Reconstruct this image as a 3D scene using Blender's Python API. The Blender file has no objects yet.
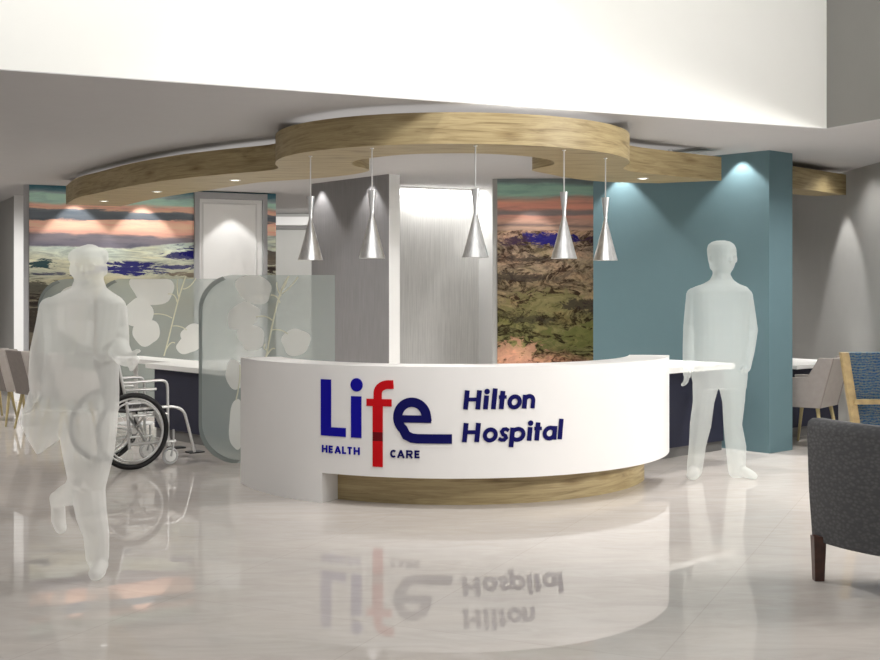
import bpy, bmesh, math, random
from mathutils import Vector, Matrix, noise
random.seed(4)
F, E, HY = 1200.0, 1.5, 290.0          # focal length (px), eye height (m), horizon row
C = bpy.context.scene.collection
PI = math.pi
def at(px, py, Y):                      # point seen at a pixel, at distance Y in front of the camera
    return Vector(((px-440)/F*Y, Y, E-(py-HY)/F*Y))

# ------------------------------------------------------------------ materials
MT = {}
def new_mat(name):
    m = bpy.data.materials.new(name); m.use_nodes = True
    nt = m.node_tree; b = nt.nodes['Principled BSDF']; MT[name] = m
    return m, nt, b
def N(nt, typ, **kw):
    n = nt.nodes.new(typ)
    for k, v in kw.items():
        if k in n.inputs.keys() if hasattr(n.inputs, 'keys') else False: n.inputs[k].default_value = v
        else: setattr(n, k, v)
    return n
def L(nt, a, b): nt.links.new(a, b)
def ramp(nt, fac, stops, interp='LINEAR'):
    r = nt.nodes.new('ShaderNodeValToRGB'); e = r.color_ramp.elements; r.color_ramp.interpolation = interp
    while len(e) > 1: e.remove(e[-1])
    e[0].position = stops[0][0]; e[0].color = (*stops[0][1], 1)
    for p, c in stops[1:]:
        x = e.new(p); x.color = (*c, 1)
    L(nt, fac, r.inputs[0]); return r.outputs[0]
def math_n(nt, op, a, b=None, clamp=False):
    n = nt.nodes.new('ShaderNodeMath'); n.operation = op; n.use_clamp = clamp
    for i, v in enumerate((a, b)):
        if v is None: continue
        if isinstance(v, (int, float)): n.inputs[i].default_value = v
        else: L(nt, v, n.inputs[i])
    return n.outputs[0]
def mixc(nt, fac, a, b, mode='MIX'):
    n = nt.nodes.new('ShaderNodeMix'); n.data_type = 'RGBA'; n.blend_type = mode
    for i, v in ((0, fac), (6, a), (7, b)):
        if isinstance(v, (int, float)): n.inputs[i].default_value = v
        elif isinstance(v, tuple): n.inputs[i].default_value = (*v, 1)
        else: L(nt, v, n.inputs[i])
    return n.outputs[2]
def coords(nt, kind, scale=(1,1,1), rot=(0,0,0)):
    tc = nt.nodes.new('ShaderNodeTexCoord'); mp = nt.nodes.new('ShaderNodeMapping')
    mp.inputs['Scale'].default_value = scale; mp.inputs['Rotation'].default_value = rot
    L(nt, tc.outputs[kind], mp.inputs[0]); return mp.outputs[0]
def noise_n(nt, vec, scale, detail=4, rough=.5, dist=0):
    n = nt.nodes.new('ShaderNodeTexNoise'); L(nt, vec, n.inputs['Vector'])
    n.inputs['Scale'].default_value = scale; n.inputs['Detail'].default_value = detail
    n.inputs['Roughness'].default_value = rough; n.inputs['Distortion'].default_value = dist
    return n.outputs[0]
def bump(nt, b, h, strength, dist=.01):
    n = nt.nodes.new('ShaderNodeBump'); n.inputs['Strength'].default_value = strength
    n.inputs['Distance'].default_value = dist; L(nt, h, n.inputs['Height']); L(nt, n.outputs[0], b.inputs['Normal'])
def s2l(c): return tuple(((x/255)/12.92 if x/255 <= .04045 else ((x/255+.055)/1.055)**2.4) for x in c)
def plain(name, rgb, rough=.6, metal=0, var=.05, scale=6, spec=.5, b_str=0):
    m, nt, b = new_mat(name)
    v = coords(nt, 'Object'); n = noise_n(nt, v, scale, 5)
    lo = tuple(x*(1-var) for x in rgb); hi = tuple(min(1, x*(1+var)) for x in rgb)
    L(nt, ramp(nt, n, [(.3, lo), (.7, hi)]), b.inputs['Base Color'])
    b.inputs['Roughness'].default_value = rough; b.inputs['Metallic'].default_value = metal
    b.inputs['Specular IOR Level'].default_value = spec
    if b_str: bump(nt, b, noise_n(nt, v, scale*25, 3), b_str, .004)
    return m

plain('ceiling_paint', (.54,.53,.53), .9, var=.01, spec=.2)
plain('void_white', (.90,.90,.86), .8, var=.005, spec=.2)
plain('void_shaded', (.26,.255,.24), .8, var=.01, spec=.2)  # shade on the void's right face, put into a darker wall colour
plain('wall_grey', (.42,.415,.40), .8, var=.015, spec=.2)
plain('wall_far', (.45,.45,.43), .8, var=.01, spec=.2)
plain('wall_light', (.78,.78,.77), .8, var=.01, spec=.2)
plain('wall_white', (.94,.94,.93), .7, var=.005, spec=.2)
plain('blue_paint', (.145,.235,.265), .75, var=.015, spec=.2)
plain('navy_laminate', (.026,.028,.052), .6, var=.06, spec=.3)
plain('kick_grey', (.17,.165,.16), .6)
plain('white_solid', (.86,.86,.835), .35, var=.004, spec=.4)
plain('desk_white', (.78,.765,.75), .42, var=.006, spec=.35)
plain('frame_grey', (.42,.42,.43), .5, var=.01)
plain('letter_blue', (.008,.006,.28), .7, var=.04, spec=.08)
plain('letter_navy', (.006,.006,.085), .7, var=.04, spec=.08)
plain('letter_dark', (.006,.006,.045), .7, var=.04, spec=.08)
plain('letter_red', (.50,.006,.010), .7, var=.04, spec=.08)
plain('letter_darkred', (.13,.006,.010), .7, var=.04, spec=.08)
plain('taupe', (.20,.175,.16), .8, var=.06, scale=20)  # shaded tone of the tub chair upholstery
plain('taupe_lit', (.50,.46,.43), .8, var=.04, scale=20)  # same upholstery where light falls on it, brightness put into the colour
plain('taupe_half_lit', (.33,.295,.275), .8, var=.05, scale=20)  # same upholstery, half lit tone
plain('gold_wood', (.52,.43,.22), .5, var=.12, scale=14)
plain('oak_frame', (.42,.31,.15), .5, var=.2, scale=18)
plain('tyre', (.006,.006,.007), .5, var=.1)
plain('black_fabric', (.028,.026,.027), .8, var=.1, scale=30)
plain('grey_grip', (.16,.16,.165), .6)
plain('silver_tube', (.72,.72,.71), .3, metal=.55, var=.02)
plain('grey_plastic', (.5,.5,.5), .5)
plain('dark_leg', (.055,.018,.010), .4, var=.3, scale=25)
plain('black_metal', (.012,.012,.014), .5)

def mat_floor():
    m, nt, b = new_mat('floor_stone')
    v = coords(nt, 'Object', rot=(0,0,math.radians(24.4)))
    v2 = coords(nt, 'Object', (1.0,3.2,1), (0,0,math.radians(10)))
    n1 = noise_n(nt, v2, 2.6, 9, .62, 1.3); n2 = noise_n(nt, v2, .8, 5, .5, .8)
    c1 = ramp(nt, n1, [(.30, (.50,.462,.428)), (.5, (.535,.498,.465)), (.72, (.57,.538,.508))])
    c2 = ramp(nt, n2, [(.35, (.96,.96,.96)), (.65, (1,.99,.98))])
    col = mixc(nt, 1.0, c1, c2, 'MULTIPLY')
    br = nt.nodes.new('ShaderNodeTexBrick'); L(nt, v, br.inputs['Vector'])
    br.offset = 0; br.inputs['Scale'].default_value = 1; br.inputs['Brick Width'].default_value = 1.2
    br.inputs['Row Height'].default_value = 1.2; br.inputs['Mortar Size'].default_value = .003
    br.inputs['Color1'].default_value = (1,1,1,1); br.inputs['Color2'].default_value = (.975,.975,.975,1)
    br.inputs['Mortar'].default_value = (.90,.89,.88,1)
    L(nt, mixc(nt, 1.0, col, br.outputs[0], 'MULTIPLY'), b.inputs['Base Color'])
    b.inputs['Roughness'].default_value = .008; b.inputs['IOR'].default_value = 1.3
    b.inputs['Specular IOR Level'].default_value = .36
mat_floor()
def mat_wood():
    m, nt, b = new_mat('oak_veneer')
    v = coords(nt, 'UV', (1,1,1))
    vs = coords(nt, 'UV', (.8,10,1)); vf = coords(nt, 'UV', (2.5,90,1))
    g = noise_n(nt, vs, 2.2, 6, .6, 1.6); fine = noise_n(nt, vf, 1.0, 4, .7)
    c = ramp(nt, g, [(.28, (.23,.165,.075)), (.44, (.37,.285,.145)), (.60, (.47,.375,.20)), (.76, (.32,.24,.12))])
    f = ramp(nt, fine, [(.3, (.80,.78,.74)), (.65, (1,1,1))])
    col = mixc(nt, 1.0, c, f, 'MULTIPLY')
    vo = nt.nodes.new('ShaderNodeTexVoronoi'); L(nt, coords(nt, 'UV', (1.6,6.5,1)), vo.inputs['Vector']); vo.inputs['Scale'].default_value = 1.0
    k = ramp(nt, vo.outputs['Distance'], [(.0, (.28,.20,.13)), (.08, (.62,.55,.45)), (.22, (1,1,1))])
    col = mixc(nt, .8, col, k, 'MULTIPLY')
    L(nt, col, b.inputs['Base Color']); b.inputs['Roughness'].default_value = .5
    bump(nt, b, fine, .15, .002)
mat_wood()
def mat_textured(name, rgb, sc):
    m, nt, b = new_mat(name)
    v = coords(nt, 'Object', (sc, sc, sc*.02)); v2 = coords(nt, 'Object', (8,8,3))
    a = noise_n(nt, v, 1.0, 3, .7); c = noise_n(nt, v2, 1, 4)
    lo = tuple(x*.84 for x in rgb); hi = tuple(x*1.1 for x in rgb)
    col = ramp(nt, a, [(.32, lo), (.68, hi)])
    col = mixc(nt, 1.0, col, ramp(nt, c, [(.3, (.93,.93,.93)), (.7, (1,1,1))]), 'MULTIPLY')
    L(nt, col, b.inputs['Base Color']); b.inputs['Roughness'].default_value = .7
    bump(nt, b, a, .12, .005)
mat_textured('texture_dark', (.23,.225,.23), 120)
mat_textured('texture_light', (.74,.74,.72), 85)
def mat_lamp():
    m, nt, b = new_mat('brushed_aluminium')
    v = coords(nt, 'Object', (60,60,1)); a = noise_n(nt, v, 1.0, 3, .6)
    L(nt, ramp(nt, a, [(.3, (.58,.58,.58)), (.7, (.82,.82,.81))]), b.inputs['Base Color'])
    b.inputs['Metallic'].default_value = .85; b.inputs['Roughness'].default_value = .28
mat_lamp()
def mat_armchair():
    m, nt, b = new_mat('armchair_fabric')
    vo = nt.nodes.new('ShaderNodeTexVoronoi'); L(nt, coords(nt, 'Object', (40,40,62)), vo.inputs['Vector']); vo.inputs['Scale'].default_value = 1
    c = ramp(nt, vo.outputs['Distance'], [(.2, (.120,.120,.124)), (.6, (.082,.082,.087))])
    L(nt, c, b.inputs['Base Color']); b.inputs['Roughness'].default_value = .85
    bump(nt, b, vo.outputs['Distance'], .4, .004)
mat_armchair()
def mat_pattern():
    m, nt, b = new_mat('blue_pattern_fabric')
    vo = nt.nodes.new('ShaderNodeTexVoronoi'); L(nt, coords(nt, 'Object', (42,42,42)), vo.inputs['Vector']); vo.inputs['Scale'].default_value = 1
    c = ramp(nt, vo.outputs['Distance'], [(0, (.006,.03,.12)), (.25, (.010,.065,.17)), (.45, (.02,.12,.21)), (.6, (.16,.17,.14)), (.75, (.02,.09,.2))])
    w = nt.nodes.new('ShaderNodeTexWave'); w.wave_type = 'RINGS'; L(nt, coords(nt, 'Object', (9,9,9)), w.inputs['Vector'])
    w.inputs['Scale'].default_value = 1.6; w.inputs['Distortion'].default_value = 6
    c = mixc(nt, .35, c, ramp(nt, w.outputs[0], [(.3, (.01,.05,.2)), (.7, (.25,.27,.22))]))
    L(nt, c, b.inputs['Base Color']); b.inputs['Roughness'].default_value = .8
mat_pattern()
def mat_translucent(name, rgb, opacity, rough=.9, back=True):
    m, nt, b = new_mat(name); out = nt.nodes['Material Output']
    n = noise_n(nt, coords(nt, 'Object'), 3.0, 3)
    c = ramp(nt, n, [(.3, tuple(x*.97 for x in rgb)), (.7, rgb)])
    L(nt, c, b.inputs['Base Color']); b.inputs['Roughness'].default_value = rough
    b.inputs['Specular IOR Level'].default_value = .1
    tl = nt.nodes.new('ShaderNodeBsdfTranslucent'); L(nt, c, tl.inputs[0])
    mx = nt.nodes.new('ShaderNodeMixShader'); mx.inputs[0].default_value = .4
    L(nt, b.outputs[0], mx.inputs[1]); L(nt, tl.outputs[0], mx.inputs[2])
    tr = nt.nodes.new('ShaderNodeBsdfTransparent')
    m2 = nt.nodes.new('ShaderNodeMixShader'); L(nt, tr.outputs[0], m2.inputs[1]); L(nt, mx.outputs[0], m2.inputs[2])
    g = nt.nodes.new('ShaderNodeNewGeometry')            # only the outer skin scatters; the inside of the shell is clear
    f = math_n(nt, 'MULTIPLY', math_n(nt, 'SUBTRACT', 1.0, g.outputs['Backfacing']), opacity)
    L(nt, f, m2.inputs[0]); L(nt, m2.outputs[0], out.inputs[0]); return m
mat_translucent('ghost_white', (.98,.985,.95), .64)
mat_translucent('ghost_pale', (.84,.88,.85), .50)
mat_translucent('frosted_glass', (.50,.565,.54), .60, .3)
mat_translucent('print_petal', (.93,.93,.90), .82)
mat_translucent('print_stem', (.84,.83,.66), .75)
mat_translucent('glass_edge', (.22,.25,.245), .80, .2)
def mat_emit(name, rgb, s):
    m, nt, b = new_mat(name); b.inputs['Emission Color'].default_value = (*rgb,1); b.inputs['Emission Strength'].default_value = s
    b.inputs['Base Color'].default_value = (*rgb,1)
mat_emit('led', (1,.97,.90), 4); mat_emit('cove_fill_glow', (1,.98,.95), .38)
def mat_print_dark(): pass

def uvnoise(nt, uv, sc, loc, rot, scale, detail, rough, dist=0):
    mp = nt.nodes.new('ShaderNodeMapping'); L(nt, uv, mp.inputs[0]); mp.inputs['Scale'].default_value = (*sc, 1)
    mp.inputs['Location'].default_value = (*loc, 0); mp.inputs['Rotation'].default_value = (0, 0, rot)
    return noise_n(nt, mp.outputs[0], scale, detail, rough, dist)
def mural(name, seed, sky, base, tilt, contrast, patches, hor, hamp, sky_amp, aniso, creases, hues):
    """printed landscape wallpaper; U along the wall and V up, both in wall heights"""
    m, nt, b = new_mat(name)
    tc = nt.nodes.new('ShaderNodeTexCoord'); uv = tc.outputs['UV']
    sp = nt.nodes.new('ShaderNodeSeparateXYZ'); L(nt, uv, sp.inputs[0]); U, V = sp.outputs[0], sp.outputs[1]
    cl = uvnoise(nt, uv, (2.2, 11), (seed, seed*.7), 0, 1.6, 8, .62, .3)
    vs = math_n(nt, 'ADD', V, math_n(nt, 'MULTIPLY', math_n(nt, 'SUBTRACT', cl, .5), sky_amp))
    skyc = ramp(nt, vs, sky)
    wisp = uvnoise(nt, uv, (2.5, 22), (seed*3, 1), 0, 1.8, 8, .65, .4)
    skyc = mixc(nt, 1.0, skyc, ramp(nt, wisp, [(.33, (.70,.74,.78)), (.5, (1,1,1)), (.7, (1.12,1.10,1.06))]), 'MULTIPLY')
    big = uvnoise(nt, uv, aniso, (seed*2, seed), tilt, 1.3, 8, .6, .5)
    fine = uvnoise(nt, uv, (aniso[0]*3.2, aniso[1]*3.2), (seed, 2), tilt, 1.5, 10, .74, .9)
    vl = math_n(nt, 'ADD', V, math_n(nt, 'MULTIPLY', math_n(nt, 'SUBTRACT', big, .5), .16))
    col = ramp(nt, vl, base)
    hue = uvnoise(nt, uv, (aniso[0]*1.5, aniso[1]*1.5), (seed*5, 4), tilt, 1.4, 6, .6, .3)
    col = mixc(nt, .8, col, ramp(nt, hue, hues), 'MULTIPLY')
    k = contrast
    col = mixc(nt, 1.0, col, ramp(nt, fine, [(.30, (1-k,1-k,1-k*.95)), (.47, (1-k*.35,1-k*.35,1-k*.35)), (.56, (1.02,1.0,.98)), (.72, (1.3,1.25,1.2))]), 'MULTIPLY')
    if creases:
        rg = math_n(nt, 'ABSOLUTE', math_n(nt, 'SUBTRACT', uvnoise(nt, uv, (aniso[0]*1.3, aniso[1]*1.3), (seed*4, 7), tilt, 1.3, 9, .66, .6), .5))
        rg = math_n(nt, 'ADD', rg, math_n(nt, 'MULTIPLY', math_n(nt, 'SUBTRACT', .52, fine), .35))
        col = mixc(nt, 1.0, col, ramp(nt, rg, [(.0, creases), (.03, tuple(.5+x*.5 for x in creases)), (.06, (1,1,1))]), 'MULTIPLY')
    for (cu, cv, ru, rv, c, st) in patches:
        dx = math_n(nt, 'DIVIDE', math_n(nt, 'SUBTRACT', U, cu), ru); dy = math_n(nt, 'DIVIDE', math_n(nt, 'SUBTRACT', V, cv), rv)
        d = math_n(nt, 'SQRT', math_n(nt, 'ADD', math_n(nt, 'MULTIPLY', dx, dx), math_n(nt, 'MULTIPLY', dy, dy)))
        f = math_n(nt, 'SUBTRACT', math_n(nt, 'SUBTRACT', 1.0, d), math_n(nt, 'MULTIPLY', math_n(nt, 'SUBTRACT', fine, .5), 6.0))
        f = math_n(nt, 'MULTIPLY', math_n(nt, 'MULTIPLY', f, 5.0, True), st)
        edge = math_n(nt, 'MULTIPLY', math_n(nt, 'SUBTRACT', 1.5, d), 4.0, True)
        col = mixc(nt, math_n(nt, 'MULTIPLY', f, edge), col, c)
    # skyline: height of the horizon over U
    hr = ramp(nt, U, [(p, (h, h, h)) for p, h in hor])
    sh = nt.nodes.new('ShaderNodeSeparateXYZ'); L(nt, hr, sh.inputs[0])
    hz = math_n(nt, 'ADD', sh.outputs[0], math_n(nt, 'MULTIPLY', math_n(nt, 'SUBTRACT', uvnoise(nt, uv, (6, 1), (seed, 0), 0, 2, 6, .6), .5), hamp))
    mask = math_n(nt, 'MULTIPLY', math_n(nt, 'SUBTRACT', V, hz), 150, True)
    fin = mixc(nt, 1.0, mixc(nt, mask, col, skyc), (1.5, 1.46, 1.44), 'MULTIPLY')
    L(nt, fin, b.inputs['Base Color']); b.inputs['Roughness'].default_value = .7
    b.inputs['Specular IOR Level'].default_value = .15
teal=s2l((84,120,130)); mint=s2l((172,205,192)); peach=s2l((228,182,160)); slate=s2l((96,104,112)); violet=s2l((120,114,124)); rose=s2l((205,150,140))
navy=s2l((22,20,92)); dteal=s2l((28,58,66)); brown=s2l((84,66,58)); dark=s2l((40,34,34))
mural('mural_valley', 3.4,
      [(.700,violet),(.735,s2l((112,110,122))),(.775,s2l((130,124,130))),(.787,s2l((214,168,152))),(.82,s2l((238,194,170))),(.848,peach),(.853,slate),(.872,slate),(.888,s2l((110,118,124))),(.895,peach),(.915,s2l((216,176,160))),(.93,mint),(.958,mint),(.966,s2l((150,170,172))),(.985,teal),(1,s2l((60,98,110)))],
      [(0,s2l((52,44,40))),(.25,s2l((92,86,76))),(.45,s2l((118,112,96))),(.56,s2l((158,158,138))),(.66,s2l((190,196,180))),(.74,s2l((196,208,198)))],
      -.12, .62,
      [(.82,.715,.15,.035,navy,.95),(.70,.69,.10,.020,navy,.9),(.45,.625,.17,.026,navy,.95),(.66,.635,.10,.012,navy,.85),(.04,.645,.07,.022,dteal,.95),(.12,.60,.10,.012,s2l((52,56,84)),.8),(.04,.52,.10,.06,dark,.7),(.02,.40,.10,.10,dark,.8),(.16,.56,.12,.012,dark,.7),(1.15,.66,.10,.06,brown,.8),(1.15,.55,.12,.08,dark,.8),(.78,.60,.14,.01,brown,.7)],
      [(0,.722),(.45,.715),(.60,.735),(.85,.765),(1,.79)], .016, .075, (1.3,6.5), None,
      [(.35,(.80,.86,.92)),(.5,(1,1,1)),(.65,(1.05,.98,.86))])
mural('mural_canyon', 7.7,
      [(.77,s2l((150,130,118))),(.79,s2l((168,140,122))),(.80,s2l((110,96,94))),(.812,s2l((176,142,126))),(.835,s2l((178,132,120))),(.842,s2l((120,112,112))),(.862,s2l((128,116,114))),(.872,s2l((196,140,124))),(.90,s2l((190,138,122))),(.918,s2l((160,138,126))),(.93,s2l((136,170,156))),(.97,s2l((130,162,150))),(.985,s2l((100,110,112)))],
      [(0,s2l((116,104,66))),(.16,s2l((188,140,118))),(.235,s2l((176,134,110))),(.27,s2l((104,104,66))),(.40,s2l((112,108,72))),(.52,s2l((132,118,92))),(.64,s2l((146,130,110))),(.74,s2l((144,126,110))),(.78,s2l((170,142,122)))],
      .42, .98,
      [(.21,.742,.13,.027,navy,.95),(.08,.735,.06,.022,s2l((52,36,52)),.85),(.45,.735,.08,.022,s2l((52,36,52)),.85),(.22,.47,.18,.05,s2l((112,110,70)),.55),(.42,.33,.18,.05,s2l((92,96,52)),.65),(.08,.26,.10,.05,s2l((186,140,118)),.5),(.40,.46,.14,.028,dark,.8),(.10,.58,.12,.02,dark,.7),(.12,.66,.12,.015,dark,.7),(.15,.40,.10,.015,dark,.5)],
      [(0,.778),(.5,.775)], .008, .05, (3.4,6.2), (.10,.08,.08),
      [(.35,(.82,.88,.66)),(.5,(1,1,1)),(.65,(1.15,.99,.93))])

# ------------------------------------------------------------------ mesh helpers
def tag(o, label=None, cat=None, group=None, kind=None):
    if label: o['label'] = label
    if cat: o['category'] = cat
    if group: o['group'] = group
    if kind: o['kind'] = kind
    return o
def empty(name, loc=(0,0,0), rz=0):
    o = bpy.data.objects.new(name, None); C.objects.link(o); o.location = loc; o.rotation_euler = (0,0,rz)
    o.empty_display_size = .2; return o
class MB:
    def __init__(s): s.v=[]; s.f=[]; s.uv=[]
    def add(s, vs, fs, uvs=None):
        n=len(s.v); s.v += [Vector(x) for x in vs]
        for i, f in enumerate(fs):
            s.f.append([n+j for j in f]); s.uv.append(uvs[i] if uvs else None)
    def box(s, lo, hi, M=None):
        x0,y0,z0=lo; x1,y1,z1=hi
        vs=[(x0,y0,z0),(x1,y0,z0),(x1,y1,z0),(x0,y1,z0),(x0,y0,z1),(x1,y0,z1),(x1,y1,z1),(x0,y1,z1)]
        if M: vs=[M@Vector(p) for p in vs]
        s.add(vs, [(3,2,1,0),(4,5,6,7),(0,1,5,4),(1,2,6,5),(2,3,7,6),(3,0,4,7)])
    def prism(s, poly, z0, z1, uvlen=True):
        """horizontal polygon (counter-clockwise) extruded up; U = run along the edge, V = height"""
        n=len(poly); vs=[(p[0],p[1],z0) for p in poly]+[(p[0],p[1],z1) for p in poly]
        fs=[list(range(n))[::-1], [n+i for i in range(n)]]
        uv=[[(poly[i][0],poly[i][1]) for i in range(n)][::-1], [(poly[i][0],poly[i][1]) for i in range(n)]]
        run=0
        for i in range(n):
            j=(i+1)%n; d=math.dist(poly[i][:2],poly[j][:2])
            fs.append([i,j,n+j,n+i]); uv.append([(run,z0),(run+d,z0),(run+d,z1),(run,z1)]); run+=d
        s.add(vs, fs, uv)
    def tube(s, pts, r, n=10, caps=True, closed=False):
        pts=[Vector(p) for p in pts]; m=len(pts); rs=r if isinstance(r,(list,tuple)) else [r]*m
        rings=[]; prev=None
        for i,p in enumerate(pts):
            a=pts[i-1] if (i>0 or closed) else p; b=pts[(i+1)%m] if (i<m-1 or closed) else p
            t=(b-a).normalized()
            if prev is None:
                u=t.cross(Vector((0,0,1)));
                if u.length<.05: u=t.cross(Vector((0,1,0)))
            else: u=prev-t*prev.dot(t)
            u.normalize(); prev=u; w=t.cross(u)
            rings.append([p+(u*math.cos(2*PI*k/n)+w*math.sin(2*PI*k/n))*rs[i] for k in range(n)])
        vs=[q for R in rings for q in R]; fs=[]
        for i in range(m if closed else m-1):
            j=(i+1)%m
            for k in range(n): fs.append((i*n+k, i*n+(k+1)%n, j*n+(k+1)%n, j*n+k))
        if caps and not closed: fs.append(list(range(n))[::-1]); fs.append([(m-1)*n+k for k in range(n)])
        s.add(vs, [f[::-1] for f in fs])
    def lathe(s, prof, n=40, c=(0,0,0)):
        m=len(prof); vs=[(c[0]+r*math.cos(2*PI*k/n), c[1]+r*math.sin(2*PI*k/n), c[2]+z) for r,z in prof for k in range(n)]
        fs=[(i*n+k, i*n+(k+1)%n, (i+1)*n+(k+1)%n, (i+1)*n+k) for i in range(m-1) for k in range(n)]
        s.add(vs, fs)
    def loft(s, rings, caps=True):
        n=len(rings[0]); m=len(rings); vs=[q for R in rings for q in R]; fs=[]
        for i in range(m-1):
            for k in range(n): fs.append((i*n+k, i*n+(k+1)%n, (i+1)*n+(k+1)%n, (i+1)*n+k))
        if caps: fs.append(list(range(n))[::-1]); fs.append([(m-1)*n+k for k in range(n)])
        s.add(vs, fs)
    def arcwall(s, cx, cy, r0, r1, a0, a1, z0, z1, n=60):
        poly=[(cx+r1*math.sin(a0+(a1-a0)*i/n), cy-r1*math.cos(a0+(a1-a0)*i/n)) for i in range(n+1)]
        poly+=[(cx+r0*math.sin(a1+(a0-a1)*i/n), cy-r0*math.cos(a1+(a0-a1)*i/n)) for i in range(n+1)]
        n2=len(poly); vs=[(p[0],p[1],z) for z in (z0,z1) for p in poly]; fs=[]; uv=[]
        run=0
        for i in range(n2):
            j=(i+1)%n2; d=math.dist(poly[i],poly[j]); fs.append([i,j,n2+j,n2+i]); uv.append([(run,z0),(run+d,z0),(run+d,z1),(run,z1)]); run+=d
        for i in range(n):
            a,b,c,d=i,i+1,n2-2-i,n2-1-i
            fs.append([d,c,b,a]); uv.append([(vs[q][0],vs[q][1]) for q in (d,c,b,a)])
            fs.append([n2+a,n2+b,n2+c,n2+d]); uv.append([(vs[q][0],vs[q][1]) for q in (a,b,c,d)])
        s.add(vs, fs, uv)
    def build(s, name, mat, parent=None, smooth=False, bevel=0, sharp=40, origin=None):
        me=bpy.data.meshes.new(name); off=Vector((0,0,0))
        if origin is not None: off=Vector(origin)
        me.from_pydata([v-off for v in s.v],[],s.f)
        if any(u for u in s.uv):
            lay=me.uv_layers.new(name='UVMap')
            for p,u in zip(me.polygons,s.uv):
                if u:
                    for k,li in enumerate(p.loop_indices): lay.data[li].uv=u[k]
        me.update()
        o=bpy.data.objects.new(name,me); C.objects.link(o); me.materials.append(MT[mat])
        if origin is not None: o.location=off
        bm=bmesh.new(); bm.from_mesh(me); bmesh.ops.recalc_face_normals(bm, faces=bm.faces); bm.to_mesh(me); bm.free()
        if smooth:
            for p in me.polygons: p.use_smooth=True
            try: me.set_sharp_from_angle(angle=math.radians(sharp))
            except Exception: pass
        if bevel:
            b=o.modifiers.new('bevel','BEVEL'); b.width=bevel; b.segments=2; b.limit_method='ANGLE'; b.angle_limit=math.radians(50)
        if parent is not None:
            o.parent=parent
            if origin is None and parent.type=='EMPTY': pass
        return o
def world_part(mb, name, mat, parent, **k):
    """build a part from world-coordinate geometry under a thing that stands somewhere else"""
    bpy.context.view_layer.update(); Mi=parent.matrix_world.inverted(); mb.v=[Mi@v for v in mb.v]
    return mb.build(name, mat, parent, **k)
def copy_tree(o, parent=None):
    c=o.copy(); C.objects.link(c); c.parent=parent
    for ch in list(o.children): copy_tree(ch, c)
    return c
def wall(name, A, B, t, z0, z1, mat, side=1, **k):
    """vertical slab whose visible face runs A -> B; thickness goes to the left of A->B when side=1"""
    A=Vector(A[:2]); B=Vector(B[:2]); d=(B-A).normalized(); nrm=Vector((-d.y,d.x))*t*side
    mb=MB(); poly=[A,B,B+nrm,A+nrm]
    if side<0: poly=poly[::-1]
    mb.prism([(p.x,p.y) for p in poly], z0, z1); o=mb.build(name, mat, **k); return localise(o,A,B)
def localise(o, A, B):
    """give a slab its own axes: origin at its first corner, X along its run"""
    M=Matrix.Translation((A[0],A[1],0))@Matrix.Rotation(math.atan2(B[1]-A[1],B[0]-A[0]),4,'Z')
    o.data.transform(M.inverted()); o.matrix_world=M; return o
def struct(o): o['kind']='structure'; return o
def catmull(P, corners=(), step=6):
    n=len(P); out=[]
    for i in range(n):
        p1,p2=Vector(P[i]),Vector(P[(i+1)%n])
        p0=Vector(P[i-1]) if i not in corners else p1-(p2-p1)*.5
        p3=Vector(P[(i+2)%n]) if (i+1)%n not in corners else p2+(p2-p1)*.5
        if i in corners and (i+1)%n in corners: out.append(tuple(p1)); continue
        for k in range(step):
            t=k/step
            out.append(tuple(.5*((2*p1)+(p2-p0)*t+(2*p0-5*p1+4*p2-p3)*t*t+(-p0+3*p1-3*p2+p3)*t**3)))
    return out

# ------------------------------------------------------------------ camera
cam_d=bpy.data.cameras.new('camera'); cam=bpy.data.objects.new('camera',cam_d); C.objects.link(cam)
cam.location=(0,0,E); cam.rotation_euler=(PI/2,0,0); cam_d.sensor_width=36; cam_d.sensor_fit='HORIZONTAL'
cam_d.lens=36*F/880; cam_d.shift_y=-(330-HY)/880; cam_d.clip_end=200
bpy.context.scene.camera=cam

# ------------------------------------------------------------------ setting
H=2.783
u=Vector((.911,.413)); w=Vector((.413,-.911)); K=Vector((3.08,9.56))      # ceiling void: corner and its two directions
def uw(a,b): p=K+u*a+w*b; return (p.x,p.y)
mb=MB(); mb.box((-16,-6,-.1),(12,30,0)); struct(mb.build('floor','floor_stone'))
mb=MB()
for a0,a1,b0,b1 in ((-18,9,-22,0),(0,9,0,14),(-18,-10.5,0,14)):
    mb.prism([uw(a0,b0),uw(a0,b1),uw(a1,b1),uw(a1,b0)],H,H+.006)
struct(mb.build('ceiling','ceiling_paint'))
struct(wall('wall_upper_back', uw(-10.5,0), uw(0,0), .2, H+.006, 6.4, 'void_white', 1))
struct(wall('wall_upper_right', uw(0.0,-.2), uw(0,14), .2, H+.006, 6.4, 'void_shaded', 1))
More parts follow.
